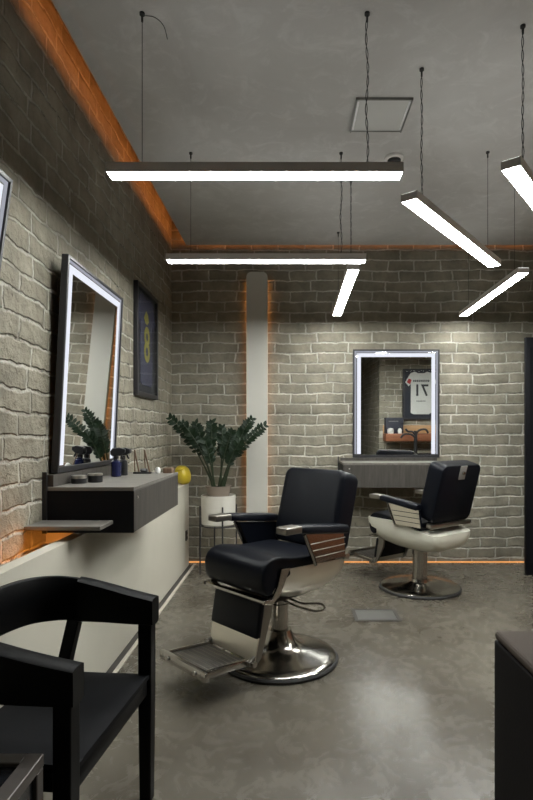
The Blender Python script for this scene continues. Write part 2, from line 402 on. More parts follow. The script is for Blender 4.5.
# ------------------------------------------------------------------ pendant lamps
ZL = 2.46
def pendant(name_label, c, yaw, L=1.34, zl=ZL, tilt=0.0, cables=('wire', 'cable'), xs=(-.51, .505)):
    t = thing('pendant_lamp', name_label, 'lamp', (c[0], c[1], zl), (0, 0, yaw), 'linear pendant lamps')
    rot = Matrix.Rotation(tilt, 4, 'Y')
    h = MB()
    h.box((-L / 2, -.0425, .004), (L / 2, -.0385, .046), mtx=rot)
    h.box((-L / 2, .0385, .004), (L / 2, .0425, .046), mtx=rot)
    h.box((-L / 2, -.0385, .036), (L / 2, .0385, .040), mtx=rot)
    h.box((-L / 2, -.0385, .004), (-L / 2 + .004, .0385, .042), mtx=rot)
    h.box((L / 2 - .004, -.0385, .004), (L / 2, .0385, .042), mtx=rot)
    h.build('housing', M['alu'], t, smooth=False)
    B((-L / 2 + .004, -.0385, .004), (L / 2 - .004, .0385, .012), mtx=rot).build('diffuser', M['lamp'], t, smooth=False)
    B((-L / 2 + .004, -.0385, .0402), (L / 2 - .004, .0385, .0445), mtx=rot).build('added_uplight', M['lamp_uplight'], t, smooth=False)  # added weak glow out of the housing top, brightens the ceiling
    top = ZC - zl
    for x, kind in zip(xs, cables):
        z0 = .044 - x * math.tan(tilt)
        MB().lathe([(.0, top), (.012, top), (.012, top - .010), (.005, top - .014), (.005, top - .040), (0, top - .040)], 14, (x, 0, 0)).build('ceiling_mount', M['wire'], t)
        MB().lathe([(0, z0), (.010, z0), (.010, z0 + .008), (.004, z0 + .018), (0, z0 + .018)], 12, (x, 0, 0)).build('cable_grip', M['steel'], t)
        if kind == 'wire':
            MB().tube([(x, 0, z0 + .01), (x, 0, top - .02)], .0016, 6).build('wire', M['wire'], t)
        else:
            n = 60
            w = MB()
            for ph in (0, PI):
                w.tube([(x + .0042 * math.cos(ph + i * .55) + .004 * math.sin(i * .21), .0042 * math.sin(ph + i * .55), z0 + .01 + (top - .03 - z0) * i / n) for i in range(n + 1)], .0019, 6)
            w.build('power_cable', M['wire'], t)
    return t

l1 = pendant('long pendant lamp hanging nearest across the room, left end over the leaning mirror', (-.157, 2.405), 0, L=1.322)
# stub of spare cable at the lamp's left mount
MB().tube(catmull([(-.51, 0, ZC - ZL - .012), (-.46, .02, ZC - ZL - .004), (-.425, .05, ZC - ZL - .02), (-.41, .06, ZC - ZL - .075)], 5), .0016, 6).build('cable_tail', M['wire'], l1)
pendant('horizontal pendant lamp in front of the white pillar, farther of the two crosswise ones', (-.16, 3.60), 0)
ang = math.atan2(1.08, .856)
pendant('diagonal pendant lamp right of centre between the two crosswise lamps and the back corner', (1.008, 3.18), ang, cables=('cable', 'wire'), xs=(-.52, .52))
pendant('short-looking pendant lamp right of the white pillar, pointing end-on at the back wall', (.455, 4.50), PI / 2, L=1.36, tilt=.02, cables=('cable', 'wire'), xs=(-.52, .52))
pendant('pendant lamp at the back right between the lit mirror and the black door', (1.70, 4.555), PI / 2 + .0, L=1.345, tilt=.012, cables=('wire', 'wire'), xs=(-.52, .52))
pendant('pendant lamp cut off by the upper right picture edge', (.965 + .67 * math.cos(ang), 2.33 + .67 * math.sin(ang)), ang, cables=('cable', 'wire'), xs=(-.48, .52))

pendant('pendant lamp over the alcove on the right, outside the picture', (2.72, 2.9), 0, cables=('cable', 'wire'), xs=(-.51, .505))
# ceiling fittings
h = thing('ceiling_hatch', 'square white access hatch set in the grey concrete ceiling', 'hatch', (.535, 3.17, ZC))
B((-.155, -.155, -.010), (.155, .155, -.0002), .003).build('panel', M['hatch'], h)
fr = MB()
for a in (-1, 1):
    fr.box((a * .157 - .004, -.162, -.018), (a * .157 + .004, .162, -.0002)); fr.box((-.162, a * .158 - .004, -.013), (.162, a * .158 + .004, -.0002))
fr.build('frame', M['grey_plate'], h, smooth=False)
for a in (-1, 1):
    B((a * .146 - .006, -.14, -.014), (a * .146 + .006, .14, -.0101), .002).build('edge_clip', M['hatch_edge'], h)
sd = thing('smoke_detector', 'small round grey smoke detector on the ceiling above the end of the nearest lamp', 'smoke detector', (.715, 3.66, ZC))
MB().lathe([(0, -.001), (.064, -.001), (.064, -.014), (.058, -.020), (0, -.020)], 32).build('base', M['alu'], sd)
MB().lathe([(.045, -.018), (.045, -.034), (.036, -.042), (0, -.044)], 32).build('sensor', M['wire'], sd)

# floor plate
fp = thing('floor_plate', 'rectangular metal floor box cover set in the concrete between the two barber chairs', 'floor plate', (.615, 3.82, 0))
fr = MB()
for a in (-1, 1):
    fr.box((a * .15 - .012, -.125, 0), (a * .15 + .012, .125, .006)); fr.box((-.138, a * .113 - .012, 0), (.138, a * .113 + .012, .006))
fr.build('frame', M['gap'], fp, smooth=False)
B((-.137, -.10, 0), (.137, .10, .004)).build('lid', M['grey_plate'], fp, smooth=False)

# ------------------------------------------------------------------ lit mirrors
def lit_mirror(label, loc, yaw, lean, W=.872, H=1.09, D=.035):
    t = thing('wall_mirror', label, 'mirror', loc, (lean, 0, yaw), 'lit wall mirrors')
    f = .016
    for lo, hi in (((-W / 2, 0, 0), (-W / 2 + f, D, H)), ((W / 2 - f, 0, 0), (W / 2, D, H)), ((-W / 2 + f, 0, 0), (W / 2 - f, D, f + .012)), ((-W / 2 + f, 0, H - f), (W / 2 - f, D, H))):
        B(lo, hi, .0015, 1).build('frame', M['black_frame'], t)
    B((-W / 2 + f, .010, f + .012), (W / 2 - f, .016, H - f)).build('glass', M['mirror'], t, smooth=False)
    B((-W / 2 + f, .017, f), (W / 2 - f, D - .002, H - f)).build('back_board', M['black_frame'], t, smooth=False)
    for sx in (-1, 1):
        xa, xb = sorted((sx * (W / 2 - f), sx * (W / 2 - f - .019)))
        B((xa, .0085, f + .02), (xb, .0098, H - f)).build('edge_glow', M['mirror_glow'], t, smooth=False)
    B((-W / 2 + f + .019, .0085, H - f - .015), (W / 2 - f - .019, .0098, H - f)).build('edge_glow', M['mirror_glow'], t, smooth=False)
    i, w = f + .026, .038
    ztop = H - f - .022
    B((-W / 2 + i, .0085, f + .02), (-W / 2 + i + w, .0098, ztop)).build('light_band', M['led'], t, smooth=False)
    B((W / 2 - i - w, .0085, f + .02), (W / 2 - i, .0098, ztop)).build('light_band', M['led'], t, smooth=False)
    B((-W / 2 + i + w, .0085, ztop - w), (W / 2 - i - w, .0098, ztop)).build('light_band', M['led'], t, smooth=False)
    return t

lit_mirror('lit black framed mirror leaning over the left grey cabinet, reflecting the plant', (-1.152, 3.08, 1.105), PI / 2, .05)
lit_mirror('lit black framed mirror on the back wall above the second barber chair', (1.07, YB - .04, 1.062), 0, .008)
lit_mirror('lit mirror cut off by the left picture edge, tilted out from the brick', (-1.155, 1.497, 1.14), PI / 2, .14)

# ------------------------------------------------------------------ wall cabinets
def cabinet(label, loc, yaw, L, D, H, splash, shelf=False):
    t = thing('wall_cabinet', label, 'cabinet', loc, (0, 0, yaw), 'grey wall cabinets')
    B((0, -D + .02, 0), (L, -.001, H - .018), .001, 1).build('body', M['grey_wood'], t, smooth=False)
    B((-.002, -D, H - .018), (L + .002, -.001, H), .0015, 1).build('top_board', M['grey_sheen'], t, smooth=False)
    d = B((.003, -D, .002), (L - .003, -D + .0195, H - .021), .0015, 1).build('drawer_front', M['grey_wood'], t, smooth=False)
    MB().lathe([(0, 0), (.007, 0), (.007, .003), (0, .004)], 14).build('lock', M['tin'], d).matrix_local = Matrix.Translation((.06, -D, H - .055)) @ Matrix.Rotation(PI / 2, 4, 'X')
    B((-.0024, -D, 0), (-.0002, -.001, H - .019)).build('end_shade_panel', M['cupboard'], t, smooth=False)  # near-black sheet; the shade on the cabinet's end is in its colour
    B((.012, -.045, H), (L, -.001, H + splash), .001, 1).build('back_rail', M['grey_wood'], t, smooth=False)
    B((-.012, -.022, -.002), (-.0025, -.001, H + splash + .015)).build('end_bracket', M['black_plastic'], t, smooth=False)
    if shelf:
        B((-.19, -.345, .045), (-.0125, -.001, .063), .002, 1).build('side_shelf', M['grey_sheen'], t)
    return t
CZ = 1.042
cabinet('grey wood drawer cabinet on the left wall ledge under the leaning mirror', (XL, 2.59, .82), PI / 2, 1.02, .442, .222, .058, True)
cabinet('grey wood drawer cabinet on the back wall behind the second barber chair', (.495, YB, .795), 0, .985, .43, .235, .030)

# things on the left cabinet
t = thing('tin', 'silver lidded round tin under the leaning mirror, left of two', 'tin', (-1.105, 2.79, CZ), group='round tins')
MB().lathe([(0, 0), (.036, 0), (.038, .003), (.038, .026), (0, .026)], 32).build('body', M['black_plastic'], t)
MB().lathe([(0, .026), (.0395, .026), (.0395, .040), (.037, .042), (0, .042)], 32).build('lid', M['tin'], t)
t = thing('tin', 'black round jar with silver rim under the leaning mirror, right of two', 'tin', (-1.045, 2.86, CZ), group='round tins')
MB().lathe([(0, 0), (.036, 0), (.038, .003), (.038, .036), (0, .036)], 32).build('body', M['black_plastic'], t)
MB().lathe([(0, .036), (.0385, .036), (.0385, .046), (.036, .047), (0, .047)], 32).build('lid', M['tin'], t)

def spray(label, loc, yaw, body_mat, sc_=1.0):
    t = thing('spray_bottle', label, 'bottle', loc, (0, 0, yaw), 'spray bottles')
    t.scale = (sc_,) * 3
    MB().lathe([(0, 0), (.028, 0), (.031, .004), (.031, .085), (.028, .096), (.016, .104), (.013, .112), (0, .112)], 32).build('body', body_mat, t)
    MB().lathe([(0, .108), (.017, .108), (.017, .126), (.012, .13), (0, .13)], 24).build('collar', M['black_plastic'], t)
    pr = [(-.022, .128), (.03, .134), (.055, .150), (.055, .172), (.02, .182), (-.022, .178), (-.034, .16), (-.034, .14)]
    MB().prism(pr, lambda a, b: (a, -.016, b), lambda a, b: (a, .016, b)).build('spray_head', M['black_plastic'], t, bevel=.004)
    MB().prism([(.026, .138), (.034, .138), (.046, .112), (.040, .108), (.032, .12)], lambda a, b: (a, -.006, b), lambda a, b: (a, .006, b)).build('trigger', M['black_plastic'], t, bevel=.0015)
    return t
spray('cobalt blue spray bottle with black head at the foot of the leaning mirror', (-1.05, 3.22, CZ), 0.25, M['blue_bottle'], .97)
spray('black spray bottle just behind the cobalt blue one', (-1.045, 3.335, CZ), -.2, M['black_plastic'], .95)

t = thing('wooden_stand', 'little wooden stand with two raked posts at the far end of the left cabinet', 'stand', (-.95, 3.46, CZ))
MB().tube([(-.030, 0, .01), (-.062, .01, .155)], .005, 8).build('post', M['stick'], t)
MB().tube([(-.062, .018, .008), (-.062, .012, .155)], .004, 8).build('post', M['stick'], t)
MB().tube([(.040, 0, .01), (.002, .01, .155)], .005, 8).build('post', M['stick'], t)
MB().tube([(.006, .018, .008), (.002, .012, .155)], .004, 8).build('post', M['stick'], t)
B((-.066, -.012, 0), (.05, .026, .012), .003).build('base', M['black_plastic'], t)
MB().lathe([(0, .012), (.02, .012), (.026, .022), (.02, .033), (0, .036)], 20, (-.0, .008, 0)).build('weight', M['black_plastic'], t)
tag(B((-.835, 3.50, CZ), (-.775, 3.58, CZ + .034), .006).build('small_box', M['stick']), 'small brown box at the far end of the left cabinet next to the yellow ornament', 'box')
t = MB().lathe([(0, 0), (.016, 0), (.02, .02), (.014, .034), (.006, .04), (0, .04)], 18).build('cup', M['white_plastic'], loc=(-.868, 3.50, CZ))
tag(t, 'tiny off-white cup beside the little wooden stand', 'cup')

# yellow lumpy ornament at the far end of the ledge
yb = thing('yellow_ornament', 'round yellow ornament with a folded lip on the far end of the white ledge', 'ornament', (-1.03, 5.12, PLZ))
b = MB(); rings = []
for i in range(1, 14):
    th = PI * i / 14
    ring = []
    for k in range(28):
        ph = 2 * PI * k / 28
        r = .078 * math.sin(th) ** .85 * (1 + .035 * math.cos(5 * ph) + .02 * math.sin(2 * ph + 3 * th))
        z = .092 - .092 * math.cos(th) * (1.0)
        ring.append((r * math.cos(ph) + .012 * math.cos(th), r * math.sin(ph), max(z, .001)))
    rings.append(ring)
b.loft(rings).build('body', M['yellow'], yb, angle=60)
b = MB().tube(catmull([(-.060, -.035, .135), (-.035, -.062, .150), (0, -.062, .156), (.022, -.045, .166)], 5), [.006 + .011 * math.sin(PI * (i + 1) / 17) for i in range(16)], 10)
b.build('lip', M['yellow'], yb)

# socket
t = thing('socket', 'black wall socket on the white ledge near the back corner', 'socket', (PLX, 5.13, .325))
B((0.0002, -.036, -.048), (.010, .036, .048), .003).build('plate', M['black_plastic'], t)
for s in (-1, 1):
    MB().lathe([(0, 0), (.015, 0), (.015, .003), (0, .003)], 16).build('outlet', M['rubber'], t).matrix_local = Matrix.Translation((.010, 0, s * .022)) @ Matrix.Rotation(PI / 2, 4, 'Y')

# ------------------------------------------------------------------ framed jerseys
JERSEY = [(-.10, .37), (-.05, .345), (.05, .345), (.10, .37), (.17, .345), (.255, .20), (.20, .13), (.165, .17), (.165, -.30), (.12, -.325), (-.12, -.325), (-.165, -.30), (-.165, .17), (-.20, .13), (-.255, .20), (-.17, .345)]
def jersey(label, loc, yaw, cloth, W=.64, H=.88):
    t = thing('framed_jersey', label, 'framed jersey', loc, (0, 0, yaw), 'framed jerseys')
    f = .035
    for lo, hi in (((-W / 2, -.035, -H / 2), (-W / 2 + f, -.001, H / 2)), ((W / 2 - f, -.035, -H / 2), (W / 2, -.001, H / 2)), ((-W / 2 + f, -.035, -H / 2), (W / 2 - f, -.001, -H / 2 + f)), ((-W / 2 + f, -.035, H / 2 - f), (W / 2 - f, -.001, H / 2))):
        B(lo, hi, .002, 1).build('frame', M['black_frame'], t)
    B((-W / 2 + f, -.010, -H / 2 + f), (W / 2 - f, -.002, H / 2 - f)).build('mount_board', M['mount'], t, smooth=False)
    j = MB().prism([(a * 1.08, b_ * 1.06) for a, b_ in JERSEY], lambda a, b_: (a, -.0102, b_), lambda a, b_: (a, -.018, b_)).build('jersey', cloth, t, smooth=False, bevel=.003, seg=2)
    B((-W / 2 + f, -.031, -H / 2 + f), (W / 2 - f, -.029, H / 2 - f)).build('glass', M['glass'], t, smooth=False)
    return t, j
FRONT = Matrix.Rotation(PI / 2, 4, 'X')          # text plane -> facing -y
t, j = jersey('framed navy jersey with yellow number on the left brick wall beyond the leaning mirror', (XL, 4.40, 2.04), PI / 2, M['navy'])
text_mesh('number', '8', .40, .001, M['yellow_print'], j, Matrix.Translation((0.0, -.0195, -.02)) @ FRONT, .9)
MB().prism([(-.085, .205), (-.02, .27), (.03, .245), (.055, .19), (.01, .16), (-.05, .165)], lambda a, b_: (a, -.0185, b_), lambda a, b_: (a, -.0200, b_)).build('crest', M['yellow_print'], j, smooth=False)

t, j = jersey('framed white jersey with black number 71, seen in the back mirror', (2.27, PY, 1.925), PI, M['white_jersey'])
text_mesh('number', '71', .28, .001, M['black_print'], j, Matrix.Translation((0, -.0195, .06)) @ FRONT, .95)
nm = MB()
for i in range(9):
    nm.box((-.14 + i * .032, -.0200, .215), (-.14 + i * .032 + .022, -.0185, .250))
nm.build('name_strip', M['black_print'], j, smooth=False)
nm = MB()
for i in range(8):
    nm.box((-.075 + i * .02, -.0200, -.125), (-.075 + i * .02 + .013, -.0185, -.108))
nm.build('lower_strip', M['black_print'], j, smooth=False)
MB().prism([(.19, .17), (.25, .21), (.215, .275), (.165, .25)], lambda a, b_: (a, -.0185, b_), lambda a, b_: (a, -.0200, b_)).build('sleeve_patch', M['red_print'], j, smooth=False)

# ------------------------------------------------------------------ alcove seen in the back mirror
t = thing('wall_shelf', 'reddish wooden wall shelf seen in the back mirror', 'shelf', (PX + .06, PY, 1.12))
B((0, .001, 0), (1.25, .31, .13), .004).build('board', M['red_wood'], t)
B((.0, .001, .1305), (1.25, .02, .27), .002).build('back_rail', M['oak'], t)
t = thing('display_case', 'dark box standing on the reddish shelf in the mirror', 'box', (1.78, PY + .11, 1.25))
B((-.15, -.085, 0), (.15, .08, .27), .006).build('body', M['mount'], t)
B((-.10, .0802, .20), (.06, .082, .215)).build('label_bar', M['grey_plate'], t, smooth=False)
tag(MB().lathe([(0, 0), (.045, 0), (.055, .03), (.05, .075), (.03, .09), (0, .095)], 24).build('white_jar', M['white_plastic'], loc=(1.70, PY + .251, 1.2501)), 'squat white jar in front of the dark box on the mirror shelf', 'jar')
tag(MB().lathe([(0, 0), (.03, 0), (.034, .06), (.02, .085), (0, .09)], 24).build('white_jar', M['white_plastic'], loc=(1.86, PY + .228, 1.2501)), 'narrow pale jar right of the squat one on the mirror shelf', 'jar')
t = thing('coat_stand', 'black coat stand with curved hooks seen in the back mirror', 'coat stand', (2.07, 1.98, 0))
MB().lathe([(0, 0), (.17, 0), (.17, .015), (.03, .035), (0, .035)], 32).build('base', M['black_plastic'], t)
MB().tube([(0, 0, .02), (0, 0, 1.30)], .028, 14).build('pole', M['black_plastic'], t)
for pts_ in ([(0, 0, 1.24), (.06, .01, 1.31), (.16, .02, 1.32), (.20, .02, 1.26)], [(0, 0, 1.22), (-.05, .01, 1.28), (-.13, .02, 1.29), (-.17, .02, 1.33)], [(0, 0, 1.18), (-.08, .02, 1.24), (-.2, .03, 1.24), (-.25, .03, 1.18)]):
    MB().tube(catmull(pts_, 5), .017, 10).build('hook', M['black_plastic'], t)
t = thing('bench', 'dark bench with a pale top rail under the shelf in the mirror', 'bench', (2.45, PY + .01, 0))
B((-.86, .0, .10), (.80, .10, .91), .01).build('back', M['cupboard'], t)
B((-.86, .10, .28), (.80, .34, .44), .02).build('seat', M['leather'], t)
B((-.86, .0, .91), (.80, .105, .95), .004).build('top_rail', M['strip'], t)
for x in (-.82, .72):
    B((x, .0, 0), (x + .05, .10, .10)).build('leg', M['cupboard'], t, smooth=False)
    B((x, .27, 0), (x + .05, .32, .28)).build('leg', M['cupboard'], t, smooth=False)
# wooden sideboard on the right wall (it shows in the chrome of the front chair)
t = thing('sideboard', 'reddish slatted wooden sideboard by the right wall, outside the picture', 'sideboard', (XR, 3.3, 0))
bb = MB()
bb.box((-.50, -1.0, .04), (-.001, 1.0, .98))
bb.build('body', M['red_wood'], t, smooth=False)
for i in range(6):
    B((-.52, -.98, .09 + i * .148), (-.5005, .98, .09 + i * .148 + .128), .004).build('slat', M['red_wood'], t)
B((-.54, -1.02, .98), (-.001, 1.02, 1.01), .004).build('top_board', M['red_wood'], t)
B((-.48, -.96, 0), (-.02, .96, .04)).build('base', M['cupboard'], t, smooth=False)

# ------------------------------------------------------------------ black door leaf standing open on the right
d = struct(B((2.17, 4.90, .0), (3.02, 4.94, 2.19), .003, 2).build('door_1', M['cupboard']))
B((2.20, 4.896, .12), (2.99, 4.8999, 1.03), .002, 1).build('panel', M['cupboard'], d, smooth=False)
B((2.20, 4.896, 1.09), (2.99, 4.8999, 2.10), .002, 1).build('panel', M['cupboard'], d, smooth=False)
MB().tube([(2.90, 4.9, 1.06), (2.90, 4.86, 1.06), (2.79, 4.86, 1.06)], .009, 10).build('handle', M['steel'], d)

# ------------------------------------------------------------------ brown suede armchair (corner at right)
t = thing('suede_armchair', 'brown suede armchair whose dark corner shows at the lower right', 'armchair', (1.020, 1.10, 0))
outl = [(-.435, -.42), (-.235, -.42), (-.235, .243), (.235, .243), (.235, -.42), (.435, -.42), (.435, .43), (-.435, .43)]
bo = MB().prism(outl, lambda a, b: (a, b, .05), lambda a, b: (a, b, .712)).build('body', M['dark_hide'], t, smooth=False, bevel=.007, seg=3)
MB().prism(outl, lambda a, b: (a, b, .7122), lambda a, b: (a, b, .738)).build('top_pad', M['suede'], bo, smooth=False, bevel=.012, seg=3)
B((-.233, -.41, .10), (.233, .243, .30), .02, 3).build('base', M['suede'], t)
B((-.23, -.43, .302), (.23, .235, .45), .045, 4).build('seat_cushion', M['suede'], t)
for x in (-.39, .35):
    for y in (-.38, .36):
        B((x, y, 0), (x + .04, y + .04, .06)).build('foot', M['dark_wood'], t, smooth=False)

# ------------------------------------------------------------------ dark side table (lower left)
TX, TY, TZ = -.578, 1.253, .55
t = thing('side_table', 'dark metal framed side table with inset black top at the lower left corner', 'table', (TX - .21, TY - .25, 0))
fw = .038
fr = MB()
fr.box((-.21, -.25, TZ - .03), (-.21 + fw, .25, TZ), .002, 1); fr.box((.21 - fw, -.25, TZ - .03), (.21, .25, TZ), .002, 1)
fr.box((-.21 + fw, -.25, TZ - .03), (.21 - fw, -.25 + fw, TZ), .002, 1); fr.box((-.21 + fw, .25 - fw, TZ - .03), (.21 - fw, .25, TZ), .002, 1)
fr.build('top_frame', M['table'], t, smooth=False)
B((-.21 + fw, -.25 + fw, TZ - .02), (.21 - fw, .25 - fw, TZ - .010)).build('top_panel', M['table_in'], t, smooth=False)
for x in (-.209, .177):
    for y in (-.249, .217):
        B((x, y, 0), (x + .032, y + .032, TZ - .03), .002, 1).build('leg', M['table'], t, smooth=False)
for x in (-.2, .19):
    B((x, -.217, .06), (x + .01, .217, TZ - .031)).build('side_panel', M['table_in'], t, smooth=False)
for y in (-.24, .23):
    B((-.177, y, .06), (.177, y + .01, TZ - .031)).build('side_panel', M['table_in'], t, smooth=False)

# ------------------------------------------------------------------ black wooden armchair (left foreground)
f2 = Vector((.996, -.092)); yaw = math.atan2(f2.y, f2.x)
ch = thing('wooden_armchair', 'black wooden armchair with curved back and leather seat in the left foreground', 'chair', (-.535, 1.616, 0), (0, 0, yaw))
ch.scale = (1, 1.19, 1)
# U-shaped bent band: plan path with heights
plan = [(.032, .236), (-.06, .240), (-.16, .243), (-.25, .238), (-.33, .205), (-.385, .13), (-.405, 0)]
plan = plan + [(x, -y) for x, y in plan[-2::-1]]
zt_ = [.719, .737, .760, .780, .796, .806, .809]; zt_ += zt_[-2::-1]
zb_ = [.628, .628, .630, .632, .640, .650, .655]; zb_ += zb_[-2::-1]
P = catmull([(x, y, 0) for x, y in plan], 6)
ZT = [v.x for v in catmull([(z, 0, 0) for z in zt_], 6)]; ZB = [v.x for v in catmull([(z, 0, 0) for z in zb_], 6)]
def band(i0, i1, th, grow=0.0):
    rings = []
    for i in range(i0, i1 + 1):
        a = P[max(i - 1, 0)]; c = P[min(i + 1, len(P) - 1)]
        tn = (c - a).normalized(); nn = Vector((-tn.y, tn.x, 0)) * th / 2
        p = P[i]; zt0, zb0 = ZT[i] + grow, ZB[i] - grow
        e = .006
        rings.append([(p.x + nn.x, p.y + nn.y, zb0 + e), (p.x + nn.x, p.y + nn.y, zt0 - e), (p.x + nn.x * .6, p.y + nn.y * .6, zt0), (p.x - nn.x * .6, p.y - nn.y * .6, zt0),
                      (p.x - nn.x, p.y - nn.y, zt0 - e), (p.x - nn.x, p.y - nn.y, zb0 + e), (p.x - nn.x * .6, p.y - nn.y * .6, zb0), (p.x + nn.x * .6, p.y + nn.y * .6, zb0)])
    return MB().loft(rings)
n = len(P)
band(10, n - 11, .022).build('backrest', M['dark_wood'], ch, angle=50)
band(0, 18, .052, .002).build('armrest', M['dark_wood'], ch, angle=50)
band(n - 19, n - 1, .052, .002).build('armrest', M['dark_wood'], ch, angle=50)
for s in (-1, 1):
    MB().loft([[(x * k + 0.0, s * .236 + y * k, z) for x, y in ((-.024, -.021), (.024, -.021), (.024, .021), (-.024, .021))] for z, k in ((0, .85), (.4, 1), (.634, 1))]).build('leg', M['dark_wood'], ch, smooth=False, bevel=.004)
    MB().loft([[(cx + x * k, s * cy + y * k, z) for x, y in ((-.022, -.018), (.022, -.018), (.022, .018), (-.022, .018))] for z, k, cx, cy in ((0, .85, -.405, .225), (.42, 1, -.315, .232), (.64, 1, -.265, .237))]).build('leg', M['dark_wood'], ch, smooth=False, bevel=.004)
for lo, hi in (((-.30, .200, .385), (-.02, .222, .438)), ((-.30, -.222, .385), (-.02, -.200, .438)), ((-.022, -.214, .385), (.012, .214, .438)), ((-.335, -.214, .385), (-.30, .214, .438))):
    B(lo, hi, .004).build('rail', M['dark_wood'], ch)
# dished leather seat
rings = []
for i in range(13):
    u = i / 12; x = .018 - u * .365
    ring_t, ring_b = [], []
    for k in range(13):
        v = -1 + 2 * k / 12
        w = .222 - .015 * u
        edge = min(1, (1 - abs(v)) / .12) * min(1, min(u, 1 - u) / .06 + .35)
        z = .466 + .012 * (edge - 1) - .014 * (1 - v * v) * math.sin(PI * u) + .006 * u
        ring_t.append((x, v * w, z)); ring_b.append((x, v * w, .4425))
    rings.append(ring_t + ring_b[::-1])
MB().loft(rings).build('seat', M['seat_hide'], ch, angle=50)

# ------------------------------------------------------------------ barber chairs
def rib_plate(pr, y0, y1):
    return MB().prism(pr, lambda a, b: (a, y0, b), lambda a, b: (a, y1, b))

def barber_chair(label, loc, yaw, shell_mat, panel_mat, lever_side, dz=0.0, group='barber chairs', flat=False):
    t = thing('barber_chair', label, 'barber chair', loc, (0, 0, yaw), group)
    # base
    MB().lathe([(.322, .0), (.338, .002), (.340, .014), (.334, .022), (.322, .024)], 72).build('base_rim', M['rubber'], t)
    bp_ = [(0, .004), (.322, .004), (.326, .024), (.318, .030), (.20, .040), (.11, .050), (.080, .062), (.072, .085), (0, .085)] if flat else [(0, .004), (.322, .004), (.326, .026), (.318, .034), (.27, .044), (.20, .056), (.145, .072), (.108, .096), (.085, .128), (.073, .16), (.068, .175), (0, .175)]
    MB().lathe(bp_, 72).build('base', M['chrome'], t)
    MB().lathe([(0, .08), (.062, .08), (.062, .33), (.05, .335), (.05, .40 + dz), (0, .40 + dz)] if flat else [(0, .17), (.050, .17), (.050, .30), (.053, .302), (.053, .322), (.048, .326), (.048, .40 + dz), (0, .40 + dz)], 40).build('column', M['chrome'], t)
    z = lambda v: v + dz
    fo = .043 if flat else dz            # height change of the footrest
    # seat shell: a boat-shaped pan
    st = [(.235, .500, .232), (.215, .455, .243), (.15, .415, .252), (.06, .392, .256), (-.04, .386, .258), (-.14, .392, .258), (-.22, .412, .256), (-.28, .442, .246), (-.315, .480, .225), (-.33, .520, .19)]
    if flat: st = [(.368, .530, .225), (.360, .470, .248), (.32, .425, .256), (.22, .398, .262), (.10, .380, .265), (-.04, .374, .265), (-.16, .376, .265), (-.25, .388, .262), (-.31, .415, .25), (-.335, .45, .225), (-.345, .50, .18)]
    rings = []
    for x, zb0, w in st:
        ztop = (.618 if x > .05 else .618 - .08 * (.05 - x) / .4) if flat else .596 - .02 * (.235 - x) / .56
        r = []
        for k in range(21):
            a = PI * k / 20
            c, s_ = math.cos(a), math.sin(a)
            yy = w * (abs(c) ** .55) * (1 if c >= 0 else -1)
            r.append((x, yy, z(ztop - (ztop - zb0) * (s_ ** .75))))
        rings.append(r)
    MB().loft(rings).build('seat_shell', shell_mat, t, angle=60)
    # mechanism plate under the shell
    B((-.13, -.11, z(.372)), (.15, .11, z(.398)), .01).build('mechanism', M['rubber'], t)
    # seat cushion
    pr = [(-.245, .545), (-.20, .640), (-.08, .642), (.06, .640), (.15, .650), (.235, .668), (.295, .664), (.338, .640), (.358, .600), (.360, .545), (.345, .495), (.315, .470), (.280, .474), (.255, .51), (.238, .545), (.0, .545)]
    cx = sum(p[0] for p in pr) / len(pr)
    rings = []
    for y, k in ((-.250, .024), (-.247, .007), (-.236, .0), (-.12, -.003), (0, -.004), (.12, -.003), (.236, .0), (.247, .007), (.250, .024)):
        ring = []
        m_ = len(pr)
        for i, (a, b) in enumerate(pr):
            p0, p1 = pr[i - 1], pr[(i + 1) % m_]
            tx, tz = p1[0] - p0[0], p1[1] - p0[1]; L_ = math.hypot(tx, tz)
            nx, nz = -tz / L_, tx / L_            # outward is +- ; outline runs clockwise so this points out
            ring.append((a - nx * k, y, z(b - nz * k)))
        rings.append(ring)
    MB().loft(rings).build('seat_cushion', M['leather'], t, sub=2)
    # chrome edge of the pan at the front corners and the rail across
    for s in (-1, 1):
        pr2 = [(.170, .600), (.235, .606), (.262, .520), (.300, .462), (.350, .466), (.358, .448), (.300, .436), (.245, .470), (.205, .540)]
        if not flat: MB().prism([(a, z(b)) for a, b in pr2], lambda a, b: (a, s * .250, b), lambda a, b: (a, s * .263, b))\
            .build('front_bracket', M['chrome'], t, smooth=False, bevel=.003)
    B((.285, -.250, z(.444)), (.350, .250, z(.463)), .006).build('front_rail', M['chrome'], t)
    # backrest, leaning back
    hb = .44 - dz if flat else .47
    bz = .655 if flat else .622
    rot = Matrix.Translation((-.225, 0, z(bz))) @ Matrix.Rotation(-math.radians(15), 4, 'Y')
    bk = MB()
    # outline of the back in (y, z): straight sides, rounded corners
    def rr(wd, h0, h1, r, nseg=6):
        o = []
        for cx_, cz_, a0 in ((wd - r, h0 + r, -PI / 2), (wd - r, h1 - r, 0), (-wd + r, h1 - r, PI / 2), (-wd + r, h0 + r, PI)):
            for q in range(nseg + 1):
                a = a0 + PI / 2 * q / nseg
                o.append((cx_ + r * math.cos(a), cz_ + r * math.sin(a)))
        return o
    rings = []
    for x, ins in ((.058, .034), (.056, .014), (.046, .003), (.030, .0), (-.070, .0), (-.084, .004), (-.090, .014)):
        rings.append([(rot @ Vector((x, a, b))) for a, b in rr(.250 - ins, 0 + ins, hb - ins, .055 - ins * .6)])
    bk.loft(rings).build('backrest', M['leather'], t, angle=40)
    br = B((-.098, -.040, hb - .115), (-.0905, .040, hb - .002), .003, 2, rot).build('headrest_bracket', M['latch'], t)
    MB().tube([rot @ Vector((-.0955, 0, hb - .06)), rot @ Vector((-.108, 0, hb - .06))], .014, 16).build('knob', M['chrome'], br)
